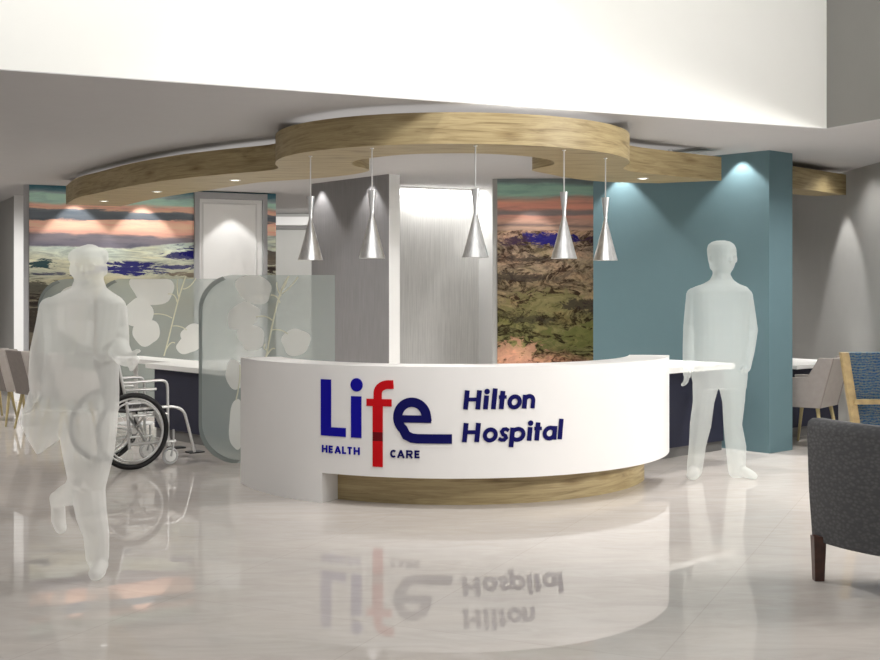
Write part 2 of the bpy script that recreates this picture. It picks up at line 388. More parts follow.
# mural wall (left back)
mA=Vector((-5.0,14.60)); mB=Vector((-2.19,15.98)); md=(mB-mA).normalized(); mn=Vector((-md.y,md.x))
struct(wall('wall_back_left', mA, mB, .12, 0, H, 'wall_grey', 1))
def mural_panel(name, A, B, z0, z1, mat, label, t=.012):
    A=Vector(A); B=Vector(B); d=(B-A).normalized(); n=Vector((d.y,-d.x))*t; Ln=(B-A).length
    vs=[]; 
    for q in (A,B,B+n,A+n): vs.append((q.x,q.y,z0))
    for q in (A,B,B+n,A+n): vs.append((q.x,q.y,z1))
    r=Ln/(z1-z0)
    mb=MB(); mb.add(vs,[(3,2,6,7),(0,4,5,1),(0,3,7,4),(1,5,6,2),(0,1,2,3),(4,7,6,5)],
       [[(0,0),(r,0),(r,1),(0,1)],[(0,0),(0,1),(r,1),(r,0)],[(0,0)]*4,[(r,0)]*4,[(0,0)]*4,[(0,1)]*4])
    o=mb.build(name,mat); tag(o,label,'mural'); return localise(o,A,B)
mural_panel('landscape_mural', mA-Vector((-md.y,md.x))*.003, mB-Vector((-md.y,md.x))*.003, .08, H-.002, 'mural_valley', 'wide sunset valley mural on the wall behind the frosted screens, left side')
struct(wall('wall_end_left', (-5.075,14.62), (-5.005,14.60), 1.6, 0, H, 'frame_grey', 1))
struct(wall('trim_1', (-5.77,16.25), (-5.60,16.25), .12, 0, H, 'wall_white', 1))
struct(wall('wall_left', (-9.6,23.5), (-5.77,16.3), .12, 0, H, 'wall_grey', 1))
struct(wall('wall_side_left', (-9.6,23.5), (-9.2,7.0), .12, 0, H, 'wall_grey', -1))
# door in the mural wall
dA=at(193.5,200,1); 
def on_line(px, A, d):            # where the sight line of a pixel column meets a wall line
    k=(px-440)/F; t=(k*A.y-A.x)/(d.x-k*d.y); return A+d*t
nf=Vector((md.y,-md.x))
def door_frame():
    p0=on_line(193.5,mA,md); p1=on_line(265.5,mA,md); q0=on_line(198,mA,md); q1=on_line(261,mA,md)
    f=MB(); zt=H-.02; zi=H-.10
    def seg(a,b,z0,z1,t0,t1,mb):
        a0=a+nf*t0; b0=b+nf*t0; a1=a+nf*t1; b1=b+nf*t1
        mb.prism([(a1.x,a1.y),(b1.x,b1.y),(b0.x,b0.y),(a0.x,a0.y)],z0,z1)
    seg(p0,q0,0,zt,.013,.085,f); seg(q1,p1,0,zt,.013,.085,f); seg(q0,q1,zi,zt,.013,.085,f)
    fr=struct(f.build('door_1','frame_grey'))
    lf=MB(); seg(q0+md*.002,q1-md*.002,0.01,zi-.002,.014,.045,lf)
    leaf=lf.build('door_panel','wall_white',fr); 
    e=MB(); i0=q0+md*.04; i1=q1-md*.07
    seg(i0,i0+md*.02,.1,zi-.05,.046,.056,e); seg(i1-md*.02,i1,.1,zi-.05,.046,.056,e); seg(i0,i1,zi-.07,zi-.05,.046,.056,e)
    e.build('door_moulding','wall_light',leaf)
    h=MB(); hp=q1-md*.18+nf*.05
    h.tube([(hp.x,hp.y,1.0),(hp.x+nf.x*.04,hp.y+nf.y*.04,1.0),(hp.x+nf.x*.04-md.x*.12,hp.y+nf.y*.04-md.y*.12,1.0)],.009)
    h.build('door_handle','silver_tube',leaf)
door_frame()
# far corridor seen through the gap
struct(wall('wall_back', (-9,20.2), (4,20.2), .15, 0, H, 'wall_far', 1))
mb=MB(); mb.box((-8,19.95,2.58),(3,20.2,2.72)); struct(mb.build('trim_2','wall_light'))
mb=MB(); mb.box((-8,20.08,2.52),(3,20.2,2.58)); struct(mb.build('trim_shadow','kick_grey'))  # dark strip standing in for the shadow line under the band
# dark textured partition with white end
g1=at(311.5,290,14.5); g2=at(389,290,13.27)
struct(wall('wall_centre', (g1.x,g1.y), (g2.x,g2.y), .14, 0, H, 'texture_dark', 1))
gd=(Vector((g2.x,g2.y))-Vector((g1.x,g1.y))).normalized(); gn=Vector((-gd.y,gd.x))
e0=Vector((g2.x,g2.y)); e1=e0+gn*.14
struct(wall('trim_4', e0, e1, .012, 0, H, 'wall_white', -1))
# light textured wall, smooth wall
t1=Vector((-.60,14.82)); t2=Vector((.492,15.32))
struct(wall('wall_centre_light', t1, t2, .12, 0, H, 'texture_light', 1))
struct(wall('wall_smooth', t2, Vector((.95,14.35)), .1, 0, H, 'wall_light', 1))
# canyon mural slab
struct(wall('wall_canyon', (.607,13.88), (1.95,13.74), .14, 0, H, 'wall_grey', 1))
mural_panel('landscape_mural', (.663,13.872), (1.95,13.738), .08, H-.002, 'mural_canyon', 'tall canyon and green hillside mural between the grey wall and the blue wall')
# blue wall
b0=Vector((3.02,11.01)); bd=Vector((-.662,.749)); bn=Vector((.749,.662))
struct(wall('wall_blue', b0+bd*2.13, b0, .385, 0, H, 'blue_paint', 1))
# right grey wall
struct(wall('wall_right', (4.33,16.5), (4.50,8.0), .15, 0, H, 'wall_grey', 1))
struct(wall('wall_back_right', (1.9,17.5), (4.5,16.4), .15, 0, H, 'wall_grey', 1))

# ------------------------------------------------------------------ oak ceiling raft
Z0,Z1=2.50,2.715
outer=[(-4.37,14.02),(-3.93,13.0),(-3.52,12.36),(-2.95,11.5),(-2.38,10.82),(-1.85,10.35),(-1.45,10.05),(-1.33,9.85),(-1.31,9.55)]
ccx,ccy,R=.10,9.60,1.40
for a in range(-74,86,13):
    p=(ccx+R*math.sin(math.radians(a)), ccy-R*math.cos(math.radians(a))); outer.append(p)
outer+=[(1.50,9.72),(1.52,9.92),(1.62,10.12),(1.85,10.35),(2.16,10.62),(2.57,10.96)]
inner=[(2.05,11.24),(1.57,11.12),(1.2,10.78),(.92,10.32),(.775,10.05),(.80,9.85),(.90,9.6),(.87,9.3),(.70,9.03),(.48,8.87),(.256,8.79),(0,8.79),(-.26,8.86),(-.50,9.07),(-.66,9.3),(-.70,9.6),(-.62,9.85),(-.60,10.08),(-.78,10.42),(-1.16,10.8),(-1.67,11.15),(-2.27,11.95),(-3.1,13.1),(-3.82,14.35)]
poly=outer+inner; no=len(outer)
raft_poly=catmull(poly,(0,no-1,no,len(poly)-1),6)
mb=MB(); mb.prism(raft_poly[::1],Z0,Z1)
raft=mb.build('ceiling_raft','oak_veneer',smooth=True,sharp=35)
tag(raft,'long curved oak ceiling raft with a round middle, hanging over the reception desk','ceiling raft')
for hx,hy in ((-3.9,13.7),(-2.4,11.3),(-.95,9.8),(1.2,9.9),(2.1,10.95)):
    m2=MB(); m2.tube([(hx,hy,Z1),(hx,hy,H)],.02,10); m2.build('hanger','grey_plastic',raft)
led=MB(); led.arcwall(ccx,ccy,.86,1.34,math.radians(-72),math.radians(72),Z1,Z1+.006,40); led.build('cove_fill','cove_fill_glow',raft)  # cove glow widened into a sheet that fills the raft's shadow on the ceiling
def ribbon(pts,hw):
    P=[Vector(p) for p in pts]; A=[];B=[]
    for i,p in enumerate(P):
        d=(P[min(i+1,len(P)-1)]-P[max(i-1,0)]).normalized(); n=Vector((-d.y,d.x))*hw; A.append(p+n); B.append(p-n)
    q=B+A[::-1]; m_=MB(); m_.prism([(v.x,v.y) for v in q],Z1,Z1+.006); m_.build('cove_fill','cove_fill_glow',raft)
ribbon([(-1.15,10.25),(-1.6,10.6),(-2.3,11.3),(-3.0,12.25),(-3.6,13.1),(-4.0,13.8)],.17)  # wide glowing ribbons, added fill for the ceiling above the arms
ribbon([(1.25,10.25),(1.6,10.62),(1.95,10.85),(2.2,10.95)],.15)
mb=MB(); a=at(786,290,11.75); b=at(846,290,12.75); dd=(Vector((b.x,b.y))-Vector((a.x,a.y))).normalized(); nn=Vector((-dd.y,dd.x))
pp=[(a.x,a.y),(b.x,b.y),(b.x+nn.x*.3-dd.x*.05,b.y+nn.y*.3-dd.y*.05),(a.x+nn.x*.55,a.y+nn.y*.55)]
mb.prism(pp,2.51,2.725); r2=mb.build('ceiling_raft','oak_veneer')
tag(r2,'short straight oak ceiling raft behind the blue wall, at the right','ceiling raft')
m2=MB(); m2.tube([(b.x-.35,b.y+.0,2.725),(b.x-.35,b.y+.0,H)],.02,10); m2.build('hanger','grey_plastic',r2)
m2=MB(); m2.box((-.02,-.01,0),(.0,.01,.01)); 
# recessed downlights
def downlight(px,py,label,glow=60):
    d=1200*(E-Z0)/(py-HY); p=at(px,py,d)
    root=empty('recessed_downlight',(p.x,p.y,Z0)); tag(root,label,'ceiling light','downlights set in the oak raft')
    r=MB(); r.lathe([(.040,0),(.052,0),(.052,-.004),(.042,-.006),(.040,-.002)],28); r.build('ring','silver_tube',root,smooth=True)
    l=MB(); l.lathe([(.0001,-.0025),(.041,-.0025)],28); l.build('lens','led',root)
    return root
downlight(104,201,'small round downlight nearest the left tip of the oak raft')
downlight(157,191.5,'small round downlight in the oak raft, middle one of three on the left arm')
downlight(235,180,'small round downlight in the left arm of the oak raft, nearest the round middle')
downlight(643,178.3,'small round downlight in the right arm of the oak raft, by the blue wall')

# ------------------------------------------------------------------ pendants
def pendant():
    root=empty('pendant_lamp'); 
    s=MB(); prof=[(.030,0),(.022,-.07),(.014,-.135),(.0125,-.165),(.017,-.19),(.037,-.27),(.058,-.35),(.077,-.42),(.093,-.475),(.0915,-.476),(.075,-.42),(.052,-.33),(.012,-.19),(.010,-.16),(.026,-.005),(.030,0)]
    s.lathe(prof,40); s.build('lamp_shade','brushed_aluminium',root,smooth=True,sharp=60)
    c=MB(); c.tube([(0,0,-.15),(0,0,.30)],.0045,8); c.build('cord','silver_tube',root)
    k=MB(); k.lathe([(.0001,.294),(.014,.294),(.014,.30),(.0001,.30)],24); k.build('ceiling_cap','silver_tube',root,smooth=True)
    b=MB(); b.lathe([(.0001,-.45),(.02,-.445),(.028,-.42),(.02,-.395),(.0001,-.385)],20); b.build('bulb','grey_plastic',root,smooth=True)
    return root
P0=pendant()
pl=['leftmost of the five hourglass pendant lamps','second hourglass pendant lamp from the left, before the dark grey partition','middle one of the five hourglass pendant lamps, above the lettering','fourth hourglass pendant lamp from the left, before the canyon mural','rightmost of the five hourglass pendant lamps, before the blue wall']
for i,(px,d) in enumerate(((310.5,8.96),(372,8.45),(475.5,8.30),(564,8.57),(605.5,9.09))):
    o=P0 if i==0 else copy_tree(P0)
    o.location=((px-440)/F*d,d,2.20); o.rotation_euler.z=i*.7
    tag(o,'brushed silver '+pl[i],'pendant lamp','hourglass pendant lamps under the oak raft')

# ------------------------------------------------------------------ reception desk
cx,cy,r=.105,9.955,1.765; rd=math.radians
desk=empty('reception_desk',(cx,cy,0)); tag(desk,'curved white reception desk with blue and red lettering and an oak plinth','reception desk')
p=MB(); aL=-.988/r
p.arcwall(cx,cy,r-.32,r,rd(-70),rd(81),.212,.975,150)
p.arcwall(cx,cy,r-.32,r,rd(-70),aL,0,.212,50)
world_part(p,'curved_front','desk_white',desk,smooth=True,sharp=30)
p=MB(); p.arcwall(cx,cy,r-.42,r-.185,aL-.02,rd(73),0,.212,110); world_part(p,'plinth','oak_veneer',desk,smooth=True,sharp=30)
p=MB(); p.arcwall(cx,cy,.85,r-.32,rd(-66),rd(76),.71,.75,80); world_part(p,'inner_worktop','white_solid',desk)
def S(s,z,off=.0):
    ph=s/r; rr=r+off; return Vector((rr*math.sin(ph), -rr*math.cos(ph), z))
def strips(name, strokes, mat, t=.006, label=None, parent=desk):
    """strokes: list of (points [(s,z)...], width, closed) -> raised lettering bent round the desk"""
    mb=MB()
    for pts,wd,closed in strokes:
        P=[]
        for i in range(len(pts)-(0 if closed else 1)):          # subdivide long runs so they follow the curve
            a=Vector(pts[i]); b=Vector(pts[(i+1)%len(pts)]); k=max(1,int(abs(b.x-a.x)/.02))
            for j in range(k): P.append(a.lerp(b,j/k))
        if not closed: P.append(Vector(pts[-1]))
        m=len(P); V=[]; 
        for i,q in enumerate(P):
            a=P[i-1] if (i>0 or closed) else q; b=P[(i+1)%m] if (i<m-1 or closed) else q
            d1=(q-a).normalized() if (q-a).length>1e-9 else (b-q).normalized(); d2=(b-q).normalized() if (b-q).length>1e-9 else d1
            tt=(d1+d2).normalized(); nv=Vector((-tt.y,tt.x)); c=max(.35,tt.dot(d2)); nv=nv*(wd/2/c)
            for off in (0.0005,t):
                V.append(S(*(q+nv),off)); V.append(S(*(q-nv),off))
        fs=[]
        for i in range(m if closed else m-1):
            A=4*i; B=4*((i+1)%m)
            fs+=[(A+2,A+3,B+3,B+2),(A,B,B+1,A+1),(A,A+2,B+2,B),(A+1,B+1,B+3,A+3)]
        if not closed: fs+=[(0,1,3,2),(4*m-4,4*m-2,4*m-1,4*m-3)]
        mb.add(V,fs)
    o=mb.build(name,mat,parent); 
    if label: o['label']=label
    return o
def ring(cxs,cz,rx,rz,n=28,a0=0,a1=360):
    full=(a1-a0)>=360
    return [(cxs+rx*math.cos(rd(a0+(a1-a0)*i/n)), cz+rz*math.sin(rd(a0+(a1-a0)*i/n))) for i in range(n if full else n+1)]
# big logo word
strips('letter',[([(-.951,.872),(-.951,.476)],.088,False),([(-.91,.507),(-.786,.507)],.062,False)],'letter_blue',label='large blue letter L')
strips('letter',[([(-.704,.763),(-.704,.475)],.080,False),(ring(-.701,.842,.023,.023),.047,True)],'letter_blue',label='large blue letter i')
hook=[(-.542,.70),(-.542,.79)]+[(-.462+.080*math.cos(rd(a)), .79+.060*math.sin(rd(a))) for a in range(165,80,-12)]+[(-.428,.851)]
strips('letter',[([(-.542,.521),(-.542,.70)],.074,False),(hook,.060,False),([(-.625,.724),(-.441,.724)],.050,False),([(-.542,.459),(-.542,.281)],.074,False)],'letter_red',label='large red letter f with a long tail')
strips('letter_band',[([(-.542,.521),(-.542,.459)],.074,False)],'letter_darkred',label='dark red band across the f')
eo=ring(-.298,.628,.1,.104,24,0,232)+[(-.338,.505),(-.30,.487),(-.26,.483),(-.023,.483)]
eo=[(-.192,.600)]+eo
strips('letter',[(eo,.064,False),([(-.40,.617),(-.165,.617)],.050,False)],'letter_navy',label='large dark blue letter e with a long foot')
def caps(text,s0,s1,z0,h,mat):
    k=.0125; wt={'H':1.0,'E':.86,'A':1.05,'L':.80,'T':.86,'C':1.0,'R':.98}; gap=.22
    unit=(s1-s0)/(sum(wt[c] for c in text)+gap*(len(text)-1)); pos=s0
    for i,ch in enumerate(text):
        cw=wt[ch]*unit; a=pos+k/2; b=pos+cw-k/2; pos+=cw+gap*unit*(.35 if text[i:i+2] in ('LT','CA') else 1.12)
        z1=z0+h; c=(a+b)/2; zm=z0+h/2; q=k/2
        G={'H':[([(a,z0),(a,z1)],k,0),([(b,z0),(b,z1)],k,0),([(a,zm),(b,zm)],k*.9,0)],
           'E':[([(a,z0),(a,z1)],k,0),([(a,z1-q),(b,z1-q)],k*.9,0),([(a,zm),(b-.003,zm)],k*.9,0),([(a,z0+q),(b,z0+q)],k*.9,0)],
           'A':[([(a-.002,z0),(c,z1-.002)],k,0),([(b+.002,z0),(c,z1-.002)],k,0),([(a+.005,z0+h*.3),(b-.005,z0+h*.3)],k*.8,0)],
           'L':[([(a,z0),(a,z1)],k,0),([(a,z0+q),(b,z0+q)],k*.9,0)],
           'T':[([(c,z0),(c,z1)],k,0),([(a-.003,z1-q),(b+.003,z1-q)],k*.9,0)],
           'C':[(ring(c,zm,(b-a)/2,h/2-q,20,48,312),k,0)],
           'R':[([(a,z0),(a,z1)],k,0),([(a,z1-q),(b-.006,z1-q)]+[(b-.008+.008*math.sin(rd(t)),z1-q-.0105+.0105*math.cos(rd(t))) for t in range(20,161,20)]+[(b-.006,zm-.002),(a,zm-.002)],k*.85,0),([(c,zm-.002),(b+.001,z0)],k,0)]}[ch]
        strips('caption_letter',[(p_,w_,bool(c_)) for p_,w_,c_ in G],mat)
caps('HEALTH',-.985,-.675,.357,.052,'letter_blue')
caps('CARE',-.452,-.235,.349,.054,'letter_navy')
def ital(text, z0, scale, s0, xoff, mat='letter_navy'):
    """bold slanted geometric lettering; unit = metres"""
    k=.033
    for ch,(a,b) in zip(text,xoff):
        a=s0+(a-xoff[0][0])*scale; b=s0+(b-xoff[0][0])*scale; c=(a+b)/2; h=.130; xh=.094
        bowl=lambda m: (ring(m,xh/2,(b-a)/2-k*.42,xh/2+.004-k*.42,24),k*.86,True)
        if ch=='H': G=[([(a+k/2,0),(a+k/2,h)],k,0),([(b-k/2,0),(b-k/2,h)],k,0),([(a+k/2,h*.52),(b-k/2,h*.52)],k*.8,0)]
        elif ch=='i': G=[([(c,0),(c,xh)],k,0),(ring(c,.121,.0095,.0095,16),.019,1)]
        elif ch=='l': G=[([(c,0),(c,h+.012)],k,0)]
        elif ch=='t': G=[([(c,0),(c,h-.006)],k,0),([(c-.024,xh-.012),(c+.030,xh-.012)],k*.72,0)]
        elif ch=='o': G=[bowl(c)]
        elif ch=='n': G=[([(a+k/2,0),(a+k/2,xh)],k,0),([(a+k/2,xh*.55)]+[(c+((b-a)/2-k/2)*math.cos(rd(t)), xh-.045+(.045-k*.38)*math.sin(rd(t))+.003) for t in range(160,-1,-16)]+[(b-k/2,0)],k*.9,0)]
        elif ch=='s': G=[([(b-.006,xh-.020),(c+.012,xh-.008),(c-.006,xh-.010),(c-.017,xh-.026),(c-.006,xh*.52),(c+.012,xh*.42),(c+.018,.026),(c+.004,.011),(c-.014,.011),(a+.004,.022)],k*.74,0)]
        elif ch=='p': G=[([(a+k/2,-.040),(a+k/2,xh)],k,0),bowl(c)]
        elif ch=='a': G=[([(b-k/2,0),(b-k/2,xh)],k,0),bowl(c)]
        sh=lambda q:(q[0]+q[1]*.10, q[1]+z0)
        strips('letter',[([sh(q) for q in p_],w_,bool(c_)) for p_,w_,c_ in G],mat)
ital('Hilton',.685,.00104,.052,[(90,202),(220,254),(273,307),(324,362),(382,478),(484,575)])
ital('Hospital',.462,.00107,.044,[(82,192),(212,308),(314,384),(388,492),(503,540),(556,592),(614,714),(722,758)])

# ------------------------------------------------------------------ right counter, against the blue wall
gx=Vector((.745,.667)); gy=Vector((-.662,.749))
def slab(mb,o,a0,a1,b0,b1,z0,z1):
    q=[o+gx*a+gy*b for a,b in ((a0,b0),(a1,b0),(a1,b1),(a0,b1))]; mb.prism([(v.x,v.y) for v in q],z0,z1)
ct=empty('side_counter',(2.2,10.9,0)); tag(ct,'white topped counter with a navy base joining the reception desk to the blue wall','counter')
c0=Vector((2.62,10.66)); t=MB(); slab(t,c0,-1.15,0,0,.85,.80,.85); world_part(t,'worktop','white_solid',ct,bevel=.003)
n0=Vector((2.655,11.24)); t=MB(); slab(t,n0,-1.3,0,.0,.3,.09,.80); world_part(t,'base_panel','navy_laminate',ct)
t=MB(); slab(t,n0,-1.3,0,.02,.3,0,.09); world_part(t,'kick_board','kick_grey',ct)

# ------------------------------------------------------------------ left worktop, with its navy base
lc=Vector((-3.02,12.3)); ld=Vector((.662,-.749)); lb=Vector((.749,.662))
def lslab(mb,a0,a1,b0,b1,z0,z1):
    q=[lc+ld*a+lb*b for a,b in ((a0,b0),(a1,b0),(a1,b1),(a0,b1))]; mb.prism([(v.x,v.y) for v in q],z0,z1)
lt=empty('long_worktop',(-2.6,12.6,0)); tag(lt,'long white worktop with a navy panel base behind the wheelchair and the frosted screen','worktop')
t=MB(); lslab(t,0,2.3,0,.95,.70,.75); lslab(t,-1.3,0,.30,.62,.70,.75); world_part(t,'worktop','white_solid',lt,bevel=.003)
t=MB(); lslab(t,.10,2.2,.05,.12,.10,.70); world_part(t,'base_panel','navy_laminate',lt)
t=MB(); lslab(t,.10,2.2,.07,.12,0,.10); world_part(t,'kick_board','kick_grey',lt)
for a in (-1.1,):
    t=MB(); q=lc+ld*a+lb*.46; t.tube([(q.x,q.y,0),(q.x,q.y,.70)],.025,12); t.lathe([(.0001,0),(.2,0),(.2,.015),(.03,.03),(.0001,.03)],24,(q.x,q.y,0)); world_part(t,'leg','grey_plastic',lt,smooth=True)

# ------------------------------------------------------------------ right counter in the bay
bt=empty('bay_counter',(3.9,12.7,0)); tag(bt,'white topped counter with a navy base in the bay right of the blue wall','counter')
q0=Vector((3.46,12.08)); 
t=MB(); slab(t,q0,-.05,1.05,-.18,.75,.71,.75); world_part(t,'worktop','white_solid',bt,bevel=.003)
t=MB(); slab(t,q0,0,1.05,0,.06,.10,.71); world_part(t,'base_panel','navy_laminate',bt)
t=MB(); slab(t,q0,0,1.05,.015,.06,0,.10); world_part(t,'kick_board','kick_grey',bt)

# ------------------------------------------------------------------ tub chairs (face local +Y)
def tub_chair():
    root=empty('tub_chair'); hw=.25; th=.035
    prof=[(-.17,.38),(.22,.38),(.26,.66),(-.05,.67),(-.16,.86),(-.30,.86)]
    for s in (-1,1):
        m_=MB(); x0,x1=(hw-th,hw) if s>0 else (-hw,-hw+th)
        n=len(prof); vs=[(x0,a,b) for a,b in prof]+[(x1,a,b) for a,b in prof]
        fs=[list(range(n)),[n+i for i in range(n)][::-1]]+[[i,n+i,n+(i+1)%n,(i+1)%n] for i in range(n)]
        m_.add(vs,fs); m_.build('side_panel','taupe_lit' if s>0 else 'taupe_lit',root,bevel=.006)  # sides take the lit tone, the back keeps the shaded one
    m_=MB(); x0,x1=-hw+th,hw-th; pr=[(-.17,.38),(-.13,.38),(-.255,.855),(-.295,.855)]
    vs=[(x0,a,b) for a,b in pr]+[(x1,a,b) for a,b in pr]; m_.add(vs,[(0,1,2,3),(7,6,5,4),(0,4,5,1),(1,5,6,2),(2,6,7,3),(3,7,4,0)])
    m_.build('backrest','taupe',root,bevel=.006)
    m_=MB(); m_.box((x0,-.14,.385),(x1,.24,.47)); m_.build('seat','taupe',root,bevel=.02)
    for sx in (-1,1):
        for sy in (-1,1):
            m_=MB(); m_.tube([(sx*.17,.02+sy*.14,.385),(sx*.225,.02+sy*.205,0)],[.020,.011],8); m_.build('leg','gold_wood',root,smooth=True)
    return root
ch0=tub_chair(); fa=math.atan2(.662,.749)
chs=[(-3.86,12.43,'taupe tub chair on pale legs at the long worktop, nearest the wheelchair'),
     (-4.32,12.95,'taupe tub chair on pale legs at the long worktop, second from the wheelchair'),
     (-4.78,13.47,'taupe tub chair on pale legs at the long worktop, third from the wheelchair'),
     (-5.24,13.99,'taupe tub chair at the far end of the long worktop, cut by the left edge')]
for i,(x,y,lab) in enumerate(chs):
    o=ch0 if i==0 else copy_tree(ch0); o.location=(x,y,0); o.rotation_euler.z=math.atan2(-lb.x,lb.y)
    tag(o,lab,'chair','tub chairs at the long worktop')
o=copy_tree(ch0); o.location=(3.60,11.62,0); o.rotation_euler.z=rd(52)
for c_ in o.children:  # tones swapped to follow the light on this turned chair
    if c_.name.startswith('side_panel'): c_.data=c_.data.copy(); c_.data.materials[0]=MT['taupe_half_lit']
    if c_.name.startswith('backrest'): c_.data=c_.data.copy(); c_.data.materials[0]=MT['taupe_lit']
if 'group' in o: del o['group']
tag(o,'taupe tub chair with an angled back in the bay right of the blue wall','chair')

# ------------------------------------------------------------------ blue patterned chair at the right edge
bc=empty('patterned_chair',(3.62,9.75,0)); tag(bc,'high backed chair in blue patterned fabric with an oak frame, at the right edge','chair')
def slanted(mb,x0,x1,y0,y1,z0,z1,lean): # box leaning sideways in x
    vs=[(x0+lean,y0,z0),(x1+lean,y0,z0),(x1+lean,y1,z0),(x0+lean,y1,z0),(x0,y0,z1),(x1,y0,z1),(x1,y1,z1),(x0,y1,z1)]
    mb.add(vs,[(3,2,1,0),(4,5,6,7),(0,1,5,4),(1,2,6,5),(2,3,7,6),(3,0,4,7)])
ZT=E-(352.3-HY)/F*9.7
X0=(839.5-440)/F*9.7; 
t=MB(); slanted(t,X0,X0+.065,9.66,9.72,0,ZT,.16); world_part(t,'frame_post','oak_frame',bc,bevel=.004)
t=MB(); slanted(t,X0+.62,X0+.685,9.66,9.72,0,ZT,.16); world_part(t,'frame_post','oak_frame',bc,bevel=.004)
t=MB(); slanted(t,X0+.075,X0+.61,9.73,9.79,.40,ZT-.002,.10); world_part(t,'backrest','blue_pattern_fabric',bc,bevel=.006)
t=MB(); t.box((X0+.10,9.64,.58),(X0+.72,9.675,.62)); world_part(t,'frame_rail','oak_frame',bc,bevel=.003)
t=MB(); t.box((X0+.30,9.79,.36),(X0+.72,10.3,.46)); world_part(t,'seat','blue_pattern_fabric',bc,bevel=.02)
for x in (X0+.34,X0+.66):
    t=MB(); t.tube([(x,10.25,.36),(x,10.25,0)],[.025,.018],10); world_part(t,'leg','oak_frame',bc)

# ------------------------------------------------------------------ grey armchair, foreground right
ac=empty('armchair',(2.35,5.85,0)); tag(ac,'charcoal upholstered tub armchair on dark wooden legs in the right foreground, seen from behind','armchair')
def back_curve(n=28,rr=0.0):
    P=[]                                # outer plan line of the back, from the left corner round to the right
    for i in range(n+1):
        tt=i/n; P.append(bez([(1.925,6.26),(1.99,5.98),(2.12,5.76),(2.42,5.56),(2.72,5.50)],tt))
    return P
def bez(pts,t):
    pts=[Vector(q) for q in pts]
    while len(pts)>1: pts=[pts[i].lerp(pts[i+1],t) for i in range(len(pts)-1)]
    return pts[0]
bcv=back_curve(); outs=[]
for i,q in enumerate(bcv):
    a=bcv[max(0,i-1)]; b=bcv[min(len(bcv)-1,i+1)]; d=(b-a).normalized(); outs.append((q,Vector((-d.y,d.x))))
rings=[]
for q,nv in outs:                      # section: outer face slightly raked, rounded top edge
    def pt(o,z): v=q+nv*o; return Vector((v.x,v.y,z))
    rings.append([pt(0.02,.20),pt(0.0,.45),pt(-.012,.78),pt(-.006,.815),pt(.02,.832),pt(.08,.832),pt(.105,.815),pt(.11,.78),pt(.11,.20)])
t=MB(); t.loft(rings); world_part(t,'back_shell','armchair_fabric',ac,smooth=True,sharp=50)
t=MB(); q=outs[0][0]; t.box((q.x+.13,q.y-.02,.22),(q.x+.75,q.y+.02+.0,.62)); world_part(t,'arm_front','armchair_fabric',ac,bevel=.02)
pol=[(q+nv*.112) for q,nv in outs]; pol=[(v.x,v.y) for v in pol][1:]+[(2.78,6.15),(2.05,6.23)]
t=MB(); t.prism(pol,.24,.44); world_part(t,'seat_cushion','armchair_fabric',ac,bevel=.02)
for lx,ly in ((1.955,6.20),(2.62,6.1),(2.05,5.83),(2.62,5.58)):
    if (lx,ly)==(2.05,5.83): continue
    t=MB(); t.loft([[Vector((lx+a*hw_,ly+b*hw_,z)) for a,b in ((-1,-1),(1,-1),(1,1),(-1,1))] for z,hw_ in ((0,.024),(.23,.032))]); world_part(t,'leg','dark_leg',ac)

# ------------------------------------------------------------------ wheelchair (local +X forward, axle along Y)
wc=empty('wheelchair',(-2.755,10.27,0)); tag(wc,'silver framed wheelchair with black backrest standing before the long worktop','wheelchair')
wc.rotation_euler.z=math.atan2(.62,.785)
HW=.27
def wheel(y):
    t=MB(); Rw=.302
    t.tube([(Rw*math.cos(2*PI*k/48),0,Rw*math.sin(2*PI*k/48)) for k in range(48)],.0215,12,closed=True)
    tyre=t.build('wheel','tyre',wc,smooth=True); tyre.location=(0,y,.319); tyre.parent=wc
    t=MB(); t.tube([(.272*math.cos(2*PI*k/48),0,.272*math.sin(2*PI*k/48)) for k in range(48)],.009,8,closed=True)
    s=1 if y>0 else -1
    hr=t.build('rim','silver_tube',tyre,smooth=True)
    t=MB(); t.tube([(.250*math.cos(2*PI*k/48),s*.035,.250*math.sin(2*PI*k/48)) for k in range(48)],.008,8,closed=True); t.build('push_rim','silver_tube',tyre,smooth=True)
    t=MB(); t.tube([(0,-.03,0),(0,.03,0)],.024,16); t.build('hub','silver_tube',tyre,smooth=True)
    t=MB()
    for k in range(20):
        a=2*PI*k/20; t.tube([(.02*math.cos(a+.7),(.02 if k%2 else -.02),.02*math.sin(a+.7)),(.27*math.cos(a),0,.27*math.sin(a))],.0008,4)
    sp=t.build('spokes','silver_tube',tyre)
wheel(-HW-.03); wheel(HW+.03)
def part(name,mat,runs,rad=.0125,**k):
    t=MB()
    for rn in runs: t.tube(rn,rad,10)
    return t.build(name,mat,wc,smooth=True,**k)
def bend(pts,rr=.05,n=5):
    out=[Vector(pts[0])]
    for i in range(1,len(pts)-1):
        p=Vector(pts[i]); a=Vector(pts[i-1]); b=Vector(pts[i+1]); d1=(a-p).normalized(); d2=(b-p).normalized()
        A=p+d1*min(rr,(a-p).length*.45); B=p+d2*min(rr,(b-p).length*.45)
        for k in range(n+1):
            t=k/n; out.append(A*(1-t)**2+p*2*t*(1-t)+B*t*t)
    out.append(Vector(pts[-1])); return out
